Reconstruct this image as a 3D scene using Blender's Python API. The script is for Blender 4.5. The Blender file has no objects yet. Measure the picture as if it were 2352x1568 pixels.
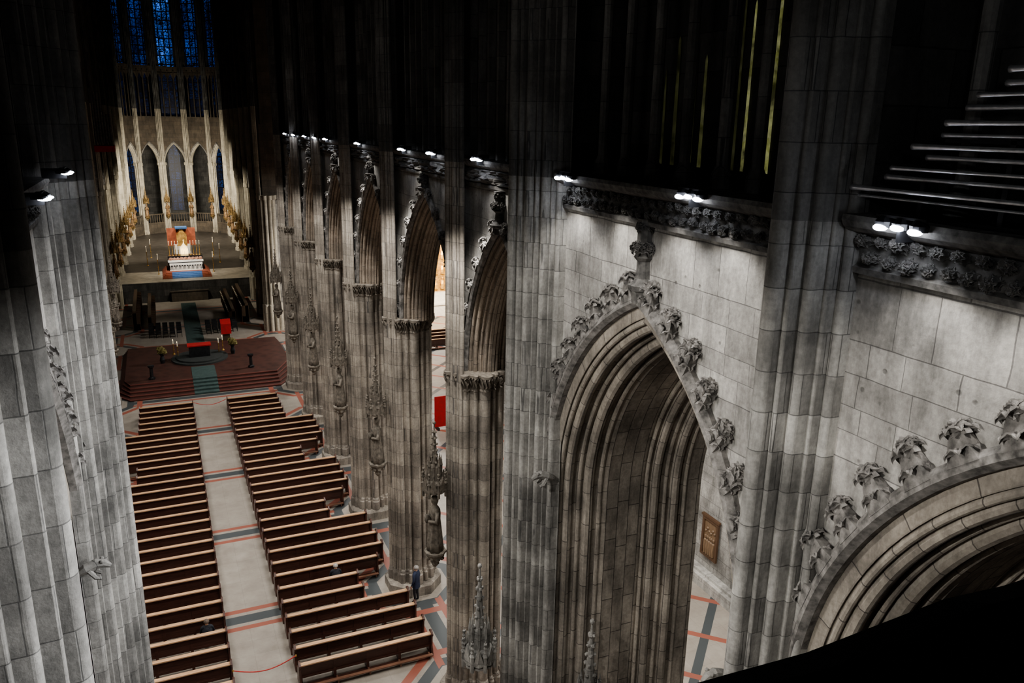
import bpy, bmesh, math, random
from mathutils import Vector, Matrix, noise
random.seed(3)
S=bpy.context.scene
COL=S.collection
pi=math.pi
# ------------------------------------------------------------ materials
class N:
    def __init__(s,name):
        s.mat=bpy.data.materials.new(name); s.mat.use_nodes=True
        s.t=s.mat.node_tree; s.b=s.t.nodes['Principled BSDF']
    def n(s,ty,**k):
        x=s.t.nodes.new(ty)
        for a,v in k.items(): setattr(x,a,v)
        return x
    def l(s,a,b): s.t.links.new(a,b)
    def m(s,op,a,b=None,c=None):
        x=s.n('ShaderNodeMath',operation=op)
        for i,v in enumerate((a,b,c)):
            if v is None: continue
            if isinstance(v,(int,float)): x.inputs[i].default_value=v
            else: s.l(v,x.inputs[i])
        return x.outputs[0]
    def mix(s,f,a,b,bt='MIX'):
        x=s.n('ShaderNodeMix',data_type='RGBA',blend_type=bt)
        for i,v in ((0,f),(6,a),(7,b)):
            if isinstance(v,(int,float)): x.inputs[i].default_value=v
            elif isinstance(v,tuple): x.inputs[i].default_value=(*v[:3],1)
            else: s.l(v,x.inputs[i])
        return x.outputs[2]
    def noise(s,vec,scale,detail=4,rough=.6):
        x=s.n('ShaderNodeTexNoise'); x.inputs['Scale'].default_value=scale
        x.inputs['Detail'].default_value=detail; x.inputs['Roughness'].default_value=rough
        if vec is not None: s.l(vec,x.inputs['Vector'])
        return x.outputs['Fac']
    def mr(s,v,a,b,c,d):
        x=s.n('ShaderNodeMapRange'); s.l(v,x.inputs[0])
        for i,q in enumerate((a,b,c,d)): x.inputs[i+1].default_value=q
        return x.outputs[0]
    def bump(s,h,st,dist):
        x=s.n('ShaderNodeBump'); x.inputs['Strength'].default_value=st; x.inputs['Distance'].default_value=dist
        s.l(h,x.inputs['Height']); s.l(x.outputs[0],s.b.inputs['Normal'])

def stone(name,c1,c2,mort,bw,rh,mode,patch=.45,ms=.009,dark=.35,jit=.06,pits=False):
    q=N(name); g=q.n('ShaderNodeNewGeometry'); sp=q.n('ShaderNodeSeparateXYZ'); q.l(g.outputs['Position'],sp.inputs[0])
    X,Y,Z=sp.outputs
    if mode=='UV':
        tc=q.n('ShaderNodeTexCoord'); su=q.n('ShaderNodeSeparateXYZ'); q.l(tc.outputs['UV'],su.inputs[0])
        u=su.outputs[0]; zz=su.outputs[1]
    else:
        u={'YZ':Y,'XZ':X}.get(mode) or q.m('ADD',X,Y)
        if mode=='SZ': u=q.m('ADD',X,q.m('MULTIPLY',Y,.83))
        nz=q.noise(g.outputs['Position'],.9,2)
        zw=Z
        if mode=='YZ':   # uneven course heights and block lengths
            zw=q.m('ADD',Z,q.m('ADD',q.m('MULTIPLY',q.m('SINE',q.m('MULTIPLY',Z,2.3)),.16),q.m('MULTIPLY',q.m('SINE',q.m('MULTIPLY',Z,5.1)),.045)))
            u=q.m('ADD',u,q.m('ADD',q.m('MULTIPLY',q.m('SINE',q.m('MULTIPLY',Y,1.9)),.22),q.m('MULTIPLY',q.m('SINE',q.m('MULTIPLY',Y,4.7)),.07)))
        u=q.m('ADD',u,q.m('MULTIPLY',nz,jit)); zz=q.m('ADD',zw,q.m('MULTIPLY',q.noise(g.outputs['Position'],1.1,2),jit*.5))
    cb=q.n('ShaderNodeCombineXYZ'); q.l(u,cb.inputs[0]); q.l(zz,cb.inputs[1])
    br=q.n('ShaderNodeTexBrick',offset=.43,offset_frequency=2,squash=1.45,squash_frequency=3)
    q.l(cb.outputs[0],br.inputs['Vector'])
    br.inputs['Scale'].default_value=1; br.inputs['Brick Width'].default_value=bw; br.inputs['Row Height'].default_value=rh
    br.inputs['Mortar Size'].default_value=ms; br.inputs['Mortar Smooth'].default_value=.3
    br.inputs['Color1'].default_value=(*c1,1); br.inputs['Color2'].default_value=(*c2,1); br.inputs['Mortar'].default_value=(*mort,1)
    p1=q.mr(q.noise(g.outputs['Position'],.55,5,.65),.38,.62,1-patch,1.1)
    mp=q.n('ShaderNodeMapping'); mp.inputs['Scale'].default_value=(2.2,2.2,.5); q.l(g.outputs['Position'],mp.inputs[0])
    p2=q.mr(q.noise(mp.outputs[0],1.3,6,.7),.3,.6,1-dark,1.05)
    p3=q.mr(q.noise(g.outputs['Position'],14,5,.7),.3,.7,.76,1.12)
    k=q.m('MULTIPLY',q.m('MULTIPLY',p1,p2),p3)
    h=q.m('ADD',q.m('MULTIPLY',br.outputs['Fac'],-.8),q.m('MULTIPLY',q.noise(g.outputs['Position'],22,4),.45))
    if pits:
        v=q.n('ShaderNodeTexVoronoi'); v.inputs['Scale'].default_value=2.3; q.l(g.outputs['Position'],v.inputs['Vector'])
        pt=q.mr(v.outputs['Distance'],.05,.1,.0,1.0); k=q.m('MULTIPLY',k,q.m('ADD',q.m('MULTIPLY',pt,.45),.55)); h=q.m('ADD',h,q.m('MULTIPLY',pt,.6))
    cc=q.n('ShaderNodeCombineColor'); 
    for i in range(3): q.l(k,cc.inputs[i])
    col=q.mix(1.0,br.outputs['Color'],cc.outputs[0],'MULTIPLY')
    q.l(col,q.b.inputs['Base Color']); q.b.inputs['Roughness'].default_value=.88
    q.bump(h,.55,.025)
    return q.mat

def plain(name,c,rough=.6,metal=0,var=.3,ns=6,emis=None,es=0):
    q=N(name); tc=q.n('ShaderNodeNewGeometry')
    f=q.noise(tc.outputs['Position'],ns,4)
    lo=tuple(x*(1-var) for x in c); hi=tuple(min(1,x*(1+var)) for x in c)
    q.l(q.mix(q.mr(f,.3,.7,0,1),lo,hi),q.b.inputs['Base Color'])
    q.b.inputs['Roughness'].default_value=rough; q.b.inputs['Metallic'].default_value=metal
    q.bump(f,.15,.01)
    if emis:
        q.b.inputs['Emission Color'].default_value=(*emis,1); q.b.inputs['Emission Strength'].default_value=es
    return q.mat

def wood(name,c,axis=0,rough=.4):
    q=N(name); g=q.n('ShaderNodeNewGeometry'); mp=q.n('ShaderNodeMapping'); sc=[14,14,14]; sc[axis]=1.2
    mp.inputs['Scale'].default_value=sc; q.l(g.outputs['Position'],mp.inputs[0])
    f=q.noise(mp.outputs[0],2,5,.6)
    q.l(q.mix(q.mr(f,.3,.7,0,1),tuple(x*.65 for x in c),tuple(min(1,x*1.25) for x in c)),q.b.inputs['Base Color'])
    q.b.inputs['Roughness'].default_value=rough; q.bump(f,.15,.005)
    return q.mat

M={}
M['ash']=stone('ashlar_stone',(.50,.48,.445),(.36,.345,.32),(.2,.19,.18),.86,.5,'YZ',.46,.009,.48,.1,True)
M['pier']=stone('pier_stone',(.51,.495,.46),(.29,.28,.26),(.19,.185,.175),.42,.58,'SZ',.48,.008,.52)
M['pieru']=stone('shaded_pier_stone',(.2,.195,.185),(.13,.125,.118),(.07,.07,.07),.42,.62,'SZ',.4,.008,.45)  # darker copy of the pier stone, shade of the upper shafts painted in
M['pierb']=stone('brown_pier_stone',(.44,.395,.335),(.31,.275,.235),(.17,.155,.14),.4,.55,'SZ',.42,.008,.42)
M['arch']=stone('arch_stone',(.45,.405,.345),(.33,.295,.25),(.13,.115,.10),.85,.31,'UV',.42,.012,.5)
M['archn']=stone('nave_arch_stone',(.42,.35,.28),(.31,.26,.21),(.12,.10,.085),.85,.31,'UV',.35,.010,.4)
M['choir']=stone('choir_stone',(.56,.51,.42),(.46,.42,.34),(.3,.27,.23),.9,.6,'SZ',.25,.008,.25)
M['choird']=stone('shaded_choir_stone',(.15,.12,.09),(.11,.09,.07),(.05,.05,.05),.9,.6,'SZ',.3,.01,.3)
M['dark']=stone('shaded_stone',(.10,.095,.09),(.05,.05,.048),(.03,.03,.03),1.2,.7,'SZ',.4,.012,.4)  # unlit upper and outer walls carry their shade in this dark colour
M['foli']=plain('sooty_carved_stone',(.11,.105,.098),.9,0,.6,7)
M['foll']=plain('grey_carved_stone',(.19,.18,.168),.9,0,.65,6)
M['stat']=plain('brown_statue_stone',(.16,.14,.115),.85,0,.5,8)
M['statp']=plain('painted_statue',(.24,.15,.08),.6,.1,.7,5)
M['statg']=plain('painted_console',(.24,.16,.07),.45,.4,.6,5)
M['pewd']=wood('dark_pew_wood',(.085,.038,.028),0,.36)
M['pewl']=wood('polished_ledge_wood',(.60,.38,.23),0,.28)
M['pewm']=wood('seat_wood',(.2,.105,.07),0,.32)
M['oak']=wood('oak_wood',(.07,.045,.028),1,.45)
M['relf']=wood('relief_wood',(.10,.055,.03),2,.5)
M['relc']=wood('relief_carving_wood',(.19,.125,.075),2,.5)
M['red']=plain('red_cloth',(.40,.02,.02),.8,0,.2,4)
M['rust']=plain('rust_red_carpet',(.22,.06,.03),.8,0,.3,3)
M['rope']=plain('red_rope',(.5,.06,.05),.8,0,.2,30)
M['gold']=plain('gilt_metal',(.7,.45,.16),.35,.9,.35,9)
M['golde']=plain('lit_gilding',(.75,.42,.15),.4,.5,.5,3)
M['white']=plain('white_marble',(.80,.78,.74),.4,0,.12,5)
M['black']=plain('black_marble',(.02,.02,.022),.25,0,.3,5)
M['blackm']=plain('black_painted_metal',(.02,.02,.022),.5,.3,.3,5)
M['steel']=plain('tin_pipe_metal',(.6,.6,.62),.32,.8,.2,8)
M['teal']=plain('green_carpet',(.045,.075,.07),.9,0,.25,3)
M['tealb']=plain('teal_dais_carpet',(.03,.034,.032),.9,0,.25,3)
M['blue']=plain('blue_cloth',(.06,.13,.28),.8,0,.2,4)
M['skin']=plain('skin',(.55,.35,.26),.6,0,.1,4)
M['coat']=plain('navy_coat',(.025,.035,.07),.8,0,.3,8)
M['coatk']=plain('black_coat',(.02,.022,.03),.8,0,.3,8)
M['trou']=plain('dark_trousers',(.03,.03,.035),.85,0,.3,8)
M['hair']=plain('hair',(.12,.09,.07),.8,0,.4,20)
M['hairg']=plain('grey_hair',(.35,.33,.31),.8,0,.3,20)
M['leaf']=plain('flowers',(.15,.125,.04),.8,0,.7,25)
M['wax']=plain('wax',(.8,.76,.65),.5,0,.05,4,(1,.75,.45),.15)
M['flame']=plain('flame',(1,.8,.4),.5,0,.05,4,(1,.75,.4),6)
M['lamp']=plain('led_lens',(1,1,1),.3,0,.02,4,(.84,.89,1),45)
M['rail']=plain('black_parapet_cloth',(.004,.004,.005),.95,0,.4,5)
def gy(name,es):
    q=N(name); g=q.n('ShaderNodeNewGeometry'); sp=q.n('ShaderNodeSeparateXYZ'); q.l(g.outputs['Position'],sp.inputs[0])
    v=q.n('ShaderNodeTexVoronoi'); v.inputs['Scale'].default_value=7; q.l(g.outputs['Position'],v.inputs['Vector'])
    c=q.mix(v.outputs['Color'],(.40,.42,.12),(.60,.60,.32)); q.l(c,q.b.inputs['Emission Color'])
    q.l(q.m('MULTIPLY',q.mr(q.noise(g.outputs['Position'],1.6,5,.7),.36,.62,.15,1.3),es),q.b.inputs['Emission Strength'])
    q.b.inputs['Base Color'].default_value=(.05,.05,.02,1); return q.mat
M['gy1']=gy('green_gold_wall_glow',.30); M['gy2']=gy('dim_green_gold_wall_glow',.045); M['gy3']=gy('faded_green_gold_wall_glow',.09)  # emission painted in for light falling on the gallery back wall

def floor_mat():
    q=N('stone_floor'); g=q.n('ShaderNodeNewGeometry'); sp=q.n('ShaderNodeSeparateXYZ'); q.l(g.outputs['Position'],sp.inputs[0])
    X,Y,Z=sp.outputs
    ay=q.m('ABSOLUTE',q.m('SUBTRACT',q.m('FLOORED_MODULO',q.m('SUBTRACT',Y,30.4-3.7),7.4),3.7))
    ax=q.m('ABSOLUTE',q.m('SUBTRACT',X,2.0))
    dx=q.m('ABSOLUTE',q.m('SUBTRACT',ax,6.9))
    oc=q.m('MAXIMUM',q.m('MAXIMUM',dx,ay),q.m('MULTIPLY',q.m('ADD',dx,ay),.7071))
    def rng(v,a,b): return q.m('MULTIPLY',q.m('GREATER_THAN',v,a),q.m('LESS_THAN',v,b))
    inn=q.m('LESS_THAN',ax,5.0); outo=q.m('GREATER_THAN',oc,1.55)
    ais=q.m('GREATER_THAN',ax,8.6)
    dg=q.m('FLOORED_MODULO',q.m('ADD',X,q.m('MULTIPLY',Y,1)),3.7)
    dg2=q.m('FLOORED_MODULO',q.m('SUBTRACT',X,Y),3.7)
    dk=q.m('MAXIMUM',q.m('MULTIPLY',q.m('LESS_THAN',ay,.27),inn),q.m('MAXIMUM',rng(oc,1.5,1.95),q.m('MULTIPLY',q.m('LESS_THAN',dx,.28),outo)))
    dk=q.m('MAXIMUM',dk,q.m('MULTIPLY',q.m('LESS_THAN',dg2,.5),ais))
    rd=q.m('MAXIMUM',q.m('MULTIPLY',rng(ay,.48,.75),inn),q.m('MAXIMUM',rng(oc,2.15,2.5),q.m('MULTIPLY',rng(dx,.5,.8),outo)))
    rd=q.m('MAXIMUM',rd,q.m('MULTIPLY',q.m('LESS_THAN',dg,.4),ais))
    n1=q.mr(q.noise(g.outputs['Position'],1.2,6,.7),.3,.7,0,1)
    base=q.mix(n1,(.265,.23,.195),(.36,.325,.28))
    br=q.n('ShaderNodeTexBrick',offset=0); q.l(g.outputs['Position'],br.inputs['Vector']); br.inputs['Scale'].default_value=1
    br.inputs['Brick Width'].default_value=.9; br.inputs['Row Height'].default_value=.9; br.inputs['Mortar Size'].default_value=.008
    br.inputs['Color1'].default_value=(1,1,1,1); br.inputs['Color2'].default_value=(.93,.93,.93,1); br.inputs['Mortar'].default_value=(.8,.8,.8,1)
    base=q.mix(1.,base,br.outputs['Color'],'MULTIPLY')
    c=q.mix(dk,base,(.065,.073,.076)); c=q.mix(rd,c,(.29,.10,.07))
    q.l(c,q.b.inputs['Base Color']); q.b.inputs['Roughness'].default_value=.45
    return q.mat
M['floor']=floor_mat()
def redfloor():
    q=N('red_mosaic'); g=q.n('ShaderNodeNewGeometry')
    v=q.n('ShaderNodeTexVoronoi'); v.inputs['Scale'].default_value=1.6; q.l(g.outputs['Position'],v.inputs['Vector'])
    c=q.mix(q.mr(v.outputs['Distance'],.2,.6,0,1),(.05,.022,.018),(.075,.032,.025)); 
    q.l(c,q.b.inputs['Base Color']); q.b.inputs['Roughness'].default_value=.5; return q.mat
M['redf']=redfloor()
M['rede']=plain('red_step_nosing',(.17,.055,.043),.6,0,.2,4)
def glass(name,c1,c2,es,mode='X',sc=.35):
    q=N(name); g=q.n('ShaderNodeNewGeometry'); sp=q.n('ShaderNodeSeparateXYZ'); q.l(g.outputs['Position'],sp.inputs[0])
    cb=q.n('ShaderNodeCombineXYZ'); q.l(sp.outputs[0 if mode=='X' else 1],cb.inputs[0]); q.l(sp.outputs[2],cb.inputs[1])
    v=q.n('ShaderNodeTexVoronoi',feature='DISTANCE_TO_EDGE'); v.inputs['Scale'].default_value=2.6; q.l(cb.outputs[0],v.inputs['Vector'])
    lead=q.m('GREATER_THAN',v.outputs['Distance'],.07)
    br=q.n('ShaderNodeTexBrick',offset=0); q.l(cb.outputs[0],br.inputs['Vector']); br.inputs['Scale'].default_value=1
    br.inputs['Brick Width'].default_value=.72; br.inputs['Row Height'].default_value=1.25; br.inputs['Mortar Size'].default_value=.08
    br.inputs['Color1'].default_value=(1,1,1,1); br.inputs['Color2'].default_value=(.3,.3,.3,1); br.inputs['Mortar'].default_value=(.01,.01,.01,1)
    v2=q.n('ShaderNodeTexVoronoi'); v2.inputs['Scale'].default_value=3.5; q.l(cb.outputs[0],v2.inputs['Vector'])
    c=q.mix(v2.outputs['Color'],c1,c2); c=q.mix(1.,c,br.outputs['Color'],'MULTIPLY')
    pz=q.mr(q.noise(g.outputs['Position'],.35,3),.35,.65,.3,1.3)
    z=q.m('MULTIPLY',q.m('MULTIPLY',lead,es),pz)
    q.b.inputs['Base Color'].default_value=(.01,.01,.02,1)
    q.l(c,q.b.inputs['Emission Color']); q.l(z,q.b.inputs['Emission Strength']); return q.mat
M['gblue']=glass('blue_stained_glass',(.012,.06,.38),(.09,.26,.85),1.0)
M['gblues']=glass('deep_blue_stained_glass',(.008,.035,.26),(.035,.12,.5),.5)
M['gblue2']=glass('dim_blue_stained_glass',(.01,.04,.2),(.02,.1,.4),.12)
M['gblue3']=glass('ambulatory_blue_glass',(.01,.04,.2),(.03,.12,.4),.4)

# ------------------------------------------------------------ mesh helpers
def mk(name,V,F,mat,parent=None,loc=(0,0,0),smooth=False,uv=None,**k):
    me=bpy.data.meshes.new(name); me.from_pydata([tuple(v) for v in V],[],F); me.update()
    if isinstance(mat,list):
        for m_ in mat: me.materials.append(m_)
    else: me.materials.append(mat)
    if smooth:
        me.polygons.foreach_set('use_smooth',[True]*len(me.polygons))
    if uv:
        L=me.uv_layers.new(name='UVMap'); vi=[0]*len(me.loops); me.loops.foreach_get('vertex_index',vi)
        L.data.foreach_set('uv',[c for i in vi for c in uv[i]])
    o=bpy.data.objects.new(name,me); COL.objects.link(o); o.location=loc
    if parent: o.parent=parent
    for a,v in k.items(): o[a]=v
    return o
def root(name,loc,label,cat,group=None,rot=0):
    e=bpy.data.objects.new(name,None); COL.objects.link(e); e.location=loc; e.rotation_euler=(0,0,rot)
    e.empty_display_size=.2
    e['label']=label; e['category']=cat
    if group: e['group']=group
    return e
def clone(rt,loc,rot=None,label=None,scale=None):
    n=rt.copy(); COL.objects.link(n); n.location=loc
    if rot is not None: n.rotation_euler=(0,0,rot)
    if scale: n.scale=scale
    if label: n['label']=label
    def rec(a,b):
        for c in a.children:
            d=c.copy(); COL.objects.link(d); d.parent=b; rec(c,d)
    rec(rt,n)
    return n
class B:
    def __init__(s): s.V=[];s.F=[];s.uv=None
    def add(s,V,F):
        o=len(s.V); s.V+= [tuple(v) for v in V]; s.F+=[tuple(i+o for i in f) for f in F]; return s
    def box(s,x0,x1,y0,y1,z0,z1):
        return s.add([(x0,y0,z0),(x1,y0,z0),(x1,y1,z0),(x0,y1,z0),(x0,y0,z1),(x1,y0,z1),(x1,y1,z1),(x0,y1,z1)],
          [(0,3,2,1),(4,5,6,7),(0,1,5,4),(1,2,6,5),(2,3,7,6),(3,0,4,7)])
    def loft(s,rings,cap=True,closed=True):
        n=len(rings[0]); o=len(s.V)
        for r in rings: s.V+=[tuple(p) for p in r]
        for i in range(len(rings)-1):
            for j in range(n if closed else n-1):
                a=o+i*n+j; b=o+i*n+(j+1)%n; s.F.append((a,b,b+n,a+n))
        if cap and closed:
            s.F.append(tuple(o+j for j in reversed(range(n)))); s.F.append(tuple(o+(len(rings)-1)*n+j for j in range(n)))
        return s
    def lathe(s,prof,n=12,c=(0,0),ph=0,sx=1,sy=1):
        return s.loft([[(c[0]+r*sx*math.cos(ph+2*pi*j/n),c[1]+r*sy*math.sin(ph+2*pi*j/n),z) for j in range(n)] for r,z in prof])
    def tube(s,pts,rad,n=6):
        rings=[]
        for i,p in enumerate(pts):
            p=Vector(p); a=Vector(pts[max(0,i-1)]); b=Vector(pts[min(len(pts)-1,i+1)])
            t=(b-a).normalized(); u=t.cross(Vector((0,0,1)) if abs(t.z)<.9 else Vector((1,0,0))).normalized(); w=t.cross(u)
            r=rad[i] if isinstance(rad,(list,tuple)) else rad
            rings.append([p+r*(math.cos(2*pi*j/n)*u+math.sin(2*pi*j/n)*w) for j in range(n)])
        return s.loft(rings)
    def ball(s,c,r,n=8,m=5,sz=1,jit=0):
        rings=[]
        for i in range(1,m+1):
            t=pi*i/(m+1); rr=r*math.sin(t)
            rings.append([(c[0]+rr*math.cos(2*pi*j/n)*(1+random.uniform(-jit,jit)),c[1]+rr*math.sin(2*pi*j/n)*(1+random.uniform(-jit,jit)),c[2]-r*sz*math.cos(t)) for j in range(n)])
        return s.loft(rings)
    def leafball(s,c,r,sq=(1,1,1),fr=9,n=16,m=10):
        rings=[]; c=Vector(c)
        for i in range(m+1):
            t=max(.05,min(pi-.05,pi*i/m)); row=[]
            for j in range(n):
                a=2*pi*j/n; d=Vector((math.sin(t)*math.cos(a)*sq[0],math.sin(t)*math.sin(a)*sq[1],-math.cos(t)*sq[2]))
                q=c+d*r; k=noise.noise(q*fr+Vector((7,1,3)))
                row.append(c+d*r*(1+.75*(abs(k)-.28)*1.4+.12*math.cos(5*a)))
            rings.append(row)
        return s.loft(rings)
    def mk(s,name,mat,**k): return mk(name,s.V,s.F,mat,uv=s.uv,**k)

def lobed(circs,R0,n=132):
    out=[]
    for i in range(n):
        t=2*pi*i/n; r=R0
        for (x,y,rs) in circs:
            d=math.hypot(x,y); al=math.atan2(y,x); q=rs*rs-(d*math.sin(t-al))**2
            if q>0 and math.cos(t-al)>0: r=max(r,d*math.cos(t-al)+math.sqrt(q))
        out.append((r*math.cos(t),r*math.sin(t)))
    return out

# ------------------------------------------------------------ arches
def rolls(lst,start,end,rw=.015,rd=.02):
    P=[start]
    for i,(w,d,r) in enumerate(lst):
        if i==0: P.append((w-r*.3,d+r*1.2))
        for k in range(7):
            a=math.radians(120+210*k/6); P.append((w+r*math.cos(a),d+r*math.sin(a)))
        if i<len(lst)-1:
            w2,d2,r2=lst[i+1]; P.append(((w+w2)/2+rw,(d+d2)/2+rd))
    P.append(end); return P
def apt(uc,a,R,zs,d,side,s):
    c=R-a; Rd=R+d; ph=math.acos(min(1,c/Rd)); t=s*ph
    return uc+side*(-c+Rd*math.cos(t)), zs+Rd*math.sin(t)
def sweep(P,uc,a,R,zs,zb,prof,n=14):
    st=[]; uv=[]
    path=([(-1,None)] if zb<zs else [])+[(-1,i/n) for i in range(n+1)]+[(1,i/n) for i in range(n-1,-1,-1)]+([(1,None)] if zb<zs else [])
    cum=[0]
    for i in range(1,len(prof)): cum.append(cum[-1]+math.dist(prof[i],prof[i-1]))
    phm=math.acos((R-a)/R)
    for side,s in path:
        row=[]
        U=(s*phm*R if s is not None else -(zs-zb)); U=U if side<0 else 2*phm*R-U
        for k,(w,d) in enumerate(prof):
            uv.append((U+50,cum[k]))
            if s is None: row.append(P(uc+side*(a+d),w,zb))
            else:
                u,z=apt(uc,a,R,zs,d,side,s); row.append(P(u,w,z))
        st.append(row)
    b=B(); b.loft(st,cap=False,closed=False); b.uv=uv; return b
def panel(b,P,u0,u1,uc,a,R,zs,zb,zt,w,n=14,d=0):
    for side,ue in ((-1,u0),(1,u1)):
        pts=([(uc+side*(a+d),zb)] if zb<zs else [])+[apt(uc,a,R,zs,d,side,i/n) for i in range(n+1)]
        V=[];F=[]
        for (u,z) in pts: V+=[P(u,w,z),P(ue,w,z)]
        for i in range(len(pts)-1): F.append((2*i,2*i+1,2*i+3,2*i+2))
        k=len(V); V+=[P(uc,w,zt),P(ue,w,zt)]; F.append((k-2,k-1,k+1,k)); b.add(V,F)
    return b

def blade(b,base,yaw,el,L,W,curl,th=.024):
    cy,sy=math.cos(yaw),math.sin(yaw); rows=[]; nn=9; r=0;z=0; ang=el
    for i in range(nn+1):
        t=i/nn
        w=W*(math.sin(pi*min(1,.10+t*.88))**.9)*(1+.32*math.cos(t*nn*pi*.999))*(1-.25*t)
        rows.append([(base[0]+r*cy-j*w*sy,base[1]+r*sy+j*w*cy,base[2]+z+(abs(j)**1.5)*w*.45-(.0 if j else .02)) for j in (-1,-.6,-.25,0,.25,.6,1)])
        r+=L/nn*math.cos(ang); z+=L/nn*math.sin(ang); ang-=curl/nn*(.1+1.8*t)
    top=rows; bot=[[(p[0],p[1],p[2]-th) for p in q] for q in rows]
    b.loft(top,False,False); b.loft(bot,False,False)
    rim=[q[0] for q in top]+[q[-1] for q in reversed(top)]; rimb=[q[0] for q in bot]+[q[-1] for q in reversed(bot)]
    b.loft([rim,rimb],False)
def crocket_bm(seed):
    b=B(); rnd=random.Random(seed)
    b.loft([[(-.11,-.21,-.1),(.11,-.21,-.1),(.11,.21,-.1),(-.11,.21,-.1)],
            [(-.09,-.15,.06),(.09,-.15,.06),(.09,.16,.06),(-.09,.16,.06)],
            [(-.07,-.09,.2),(.07,-.09,.2),(.07,.15,.2),(-.07,.15,.2)],
            [(-.04,.0,.3),(.04,.0,.3),(.04,.12,.3),(-.04,.12,.3)]])
    b.leafball((0,.07,.29),.115,(1,1.15,.95),11,14,9)
    for k in range(7): blade(b,(0,.05,.17),k*2*pi/7+rnd.uniform(-.15,.15),1.05+rnd.uniform(-.15,.2),.31,.10,2.9)
    for k in range(4): blade(b,(0,.07,.28),k*pi/2+.5,1.25,.2,.075,2.7)
    for k in range(6): blade(b,(0,.0,-.03),k*2*pi/6+.4,.85,.28,.095,2.5)
    return b
def crocket_mesh(seed):
    b=crocket_bm(seed)
    me=bpy.data.meshes.new('crocket'); me.from_pydata(b.V,[],b.F); me.update(); me.materials.append(M['foll'])
    return me
CB=crocket_bm(11)
CROCK=[crocket_mesh(5),crocket_mesh(8)]
def frame(o,nrm,tan,up):
    m=Matrix((nrm,tan,up)).transposed().to_4x4(); m.translation=o; return m

def finial(P,uc,w,z0,z1,par):
    h=z1-z0
    def pt(p): return P(uc+p[1],w+p[0],p[2])
    q=B(); q.lathe([(.2,z0),(.2,z0+h*.14),(.27,z0+h*.16),(.29,z0+h*.22),(.2,z0+h*.26),(.15,z0+h*.3),(.13,z0+h*.5),(.2,z0+h*.55),(.16,z0+h*.6),(.15,z0+h*.98),(.2,z1)],8,ph=pi/8)
    for k,(a,zf,sc,el) in enumerate([(i*pi/3+.2,.62,.66,.35) for i in range(6)]+[(i*pi/2,.86,.55,.5) for i in range(4)]):
        m=Matrix.Translation((0,0,z0+h*zf))@Matrix.Rotation(a,4,'Z')@Matrix.Rotation(pi/2-el,4,'Y')@Matrix.Scale(sc,4)
        q.add([m@Vector(v) for v in CB.V],CB.F)
    mk('finial',[pt(v) for v in q.V],q.F,M['foli'],parent=par)

def full_arch(P,uc,a,R,zs,zb,prof,hood,mat,label,n,ncr,csc,fin=None,group=None):
    o0=Vector(P(uc,0,zb if zb>0 else 0)); rt=root('pointed_arch',o0,label,'arch',group)
    Q=lambda u,w,z: tuple(Vector(P(u,w,z))-o0)
    sweep(Q,uc,a,R,zs,zb,prof,n).mk('arch_moulding',mat,parent=rt)
    if hood: sweep(Q,uc,a,R,zs,zs-.3 if zb<zs-.3 else zb,hood,n).mk('hood_mould',M['foll'],parent=rt)
    U=Vector(P(1,0,0))-Vector(P(0,0,0))
    if ncr:
        for side in (-1,1):
            for i in range(ncr):
                s=(i+.5)/ncr; d=hood[-2][1]
                u,z=apt(uc,a,R,zs,d,side,s); ph=math.acos((R-a)/(R+d))*s
                up=(U*side*math.cos(ph)+Vector((0,0,1))*math.sin(ph)).normalized()
                tan=(-U*side*math.sin(ph)+Vector((0,0,1))*math.cos(ph)).normalized()
                c=bpy.data.objects.new('crocket',CROCK[i%2]); COL.objects.link(c); c.parent=rt
                m=frame(Vector(Q(u,-.1,z)),tan.cross(up)*1.0,tan,up)
                c.matrix_local=m@Matrix.Diagonal((csc,csc,csc*random.uniform(.9,1.1),1))
    if fin: finial(Q,uc,-.05,fin[0],fin[1],rt)
    return rt

# ------------------------------------------------------------ floor
mk('floor',[(-25,-6,0),(40,-6,0),(40,150,0),(-25,150,0)],[(0,1,2,3)],M['floor'],kind='structure')
mk('ceiling',[(-6,-6,43.5),(10,-6,43.5),(10,150,43.5),(-6,150,43.5)],[(0,3,2,1)],M['dark'],kind='structure')

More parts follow.
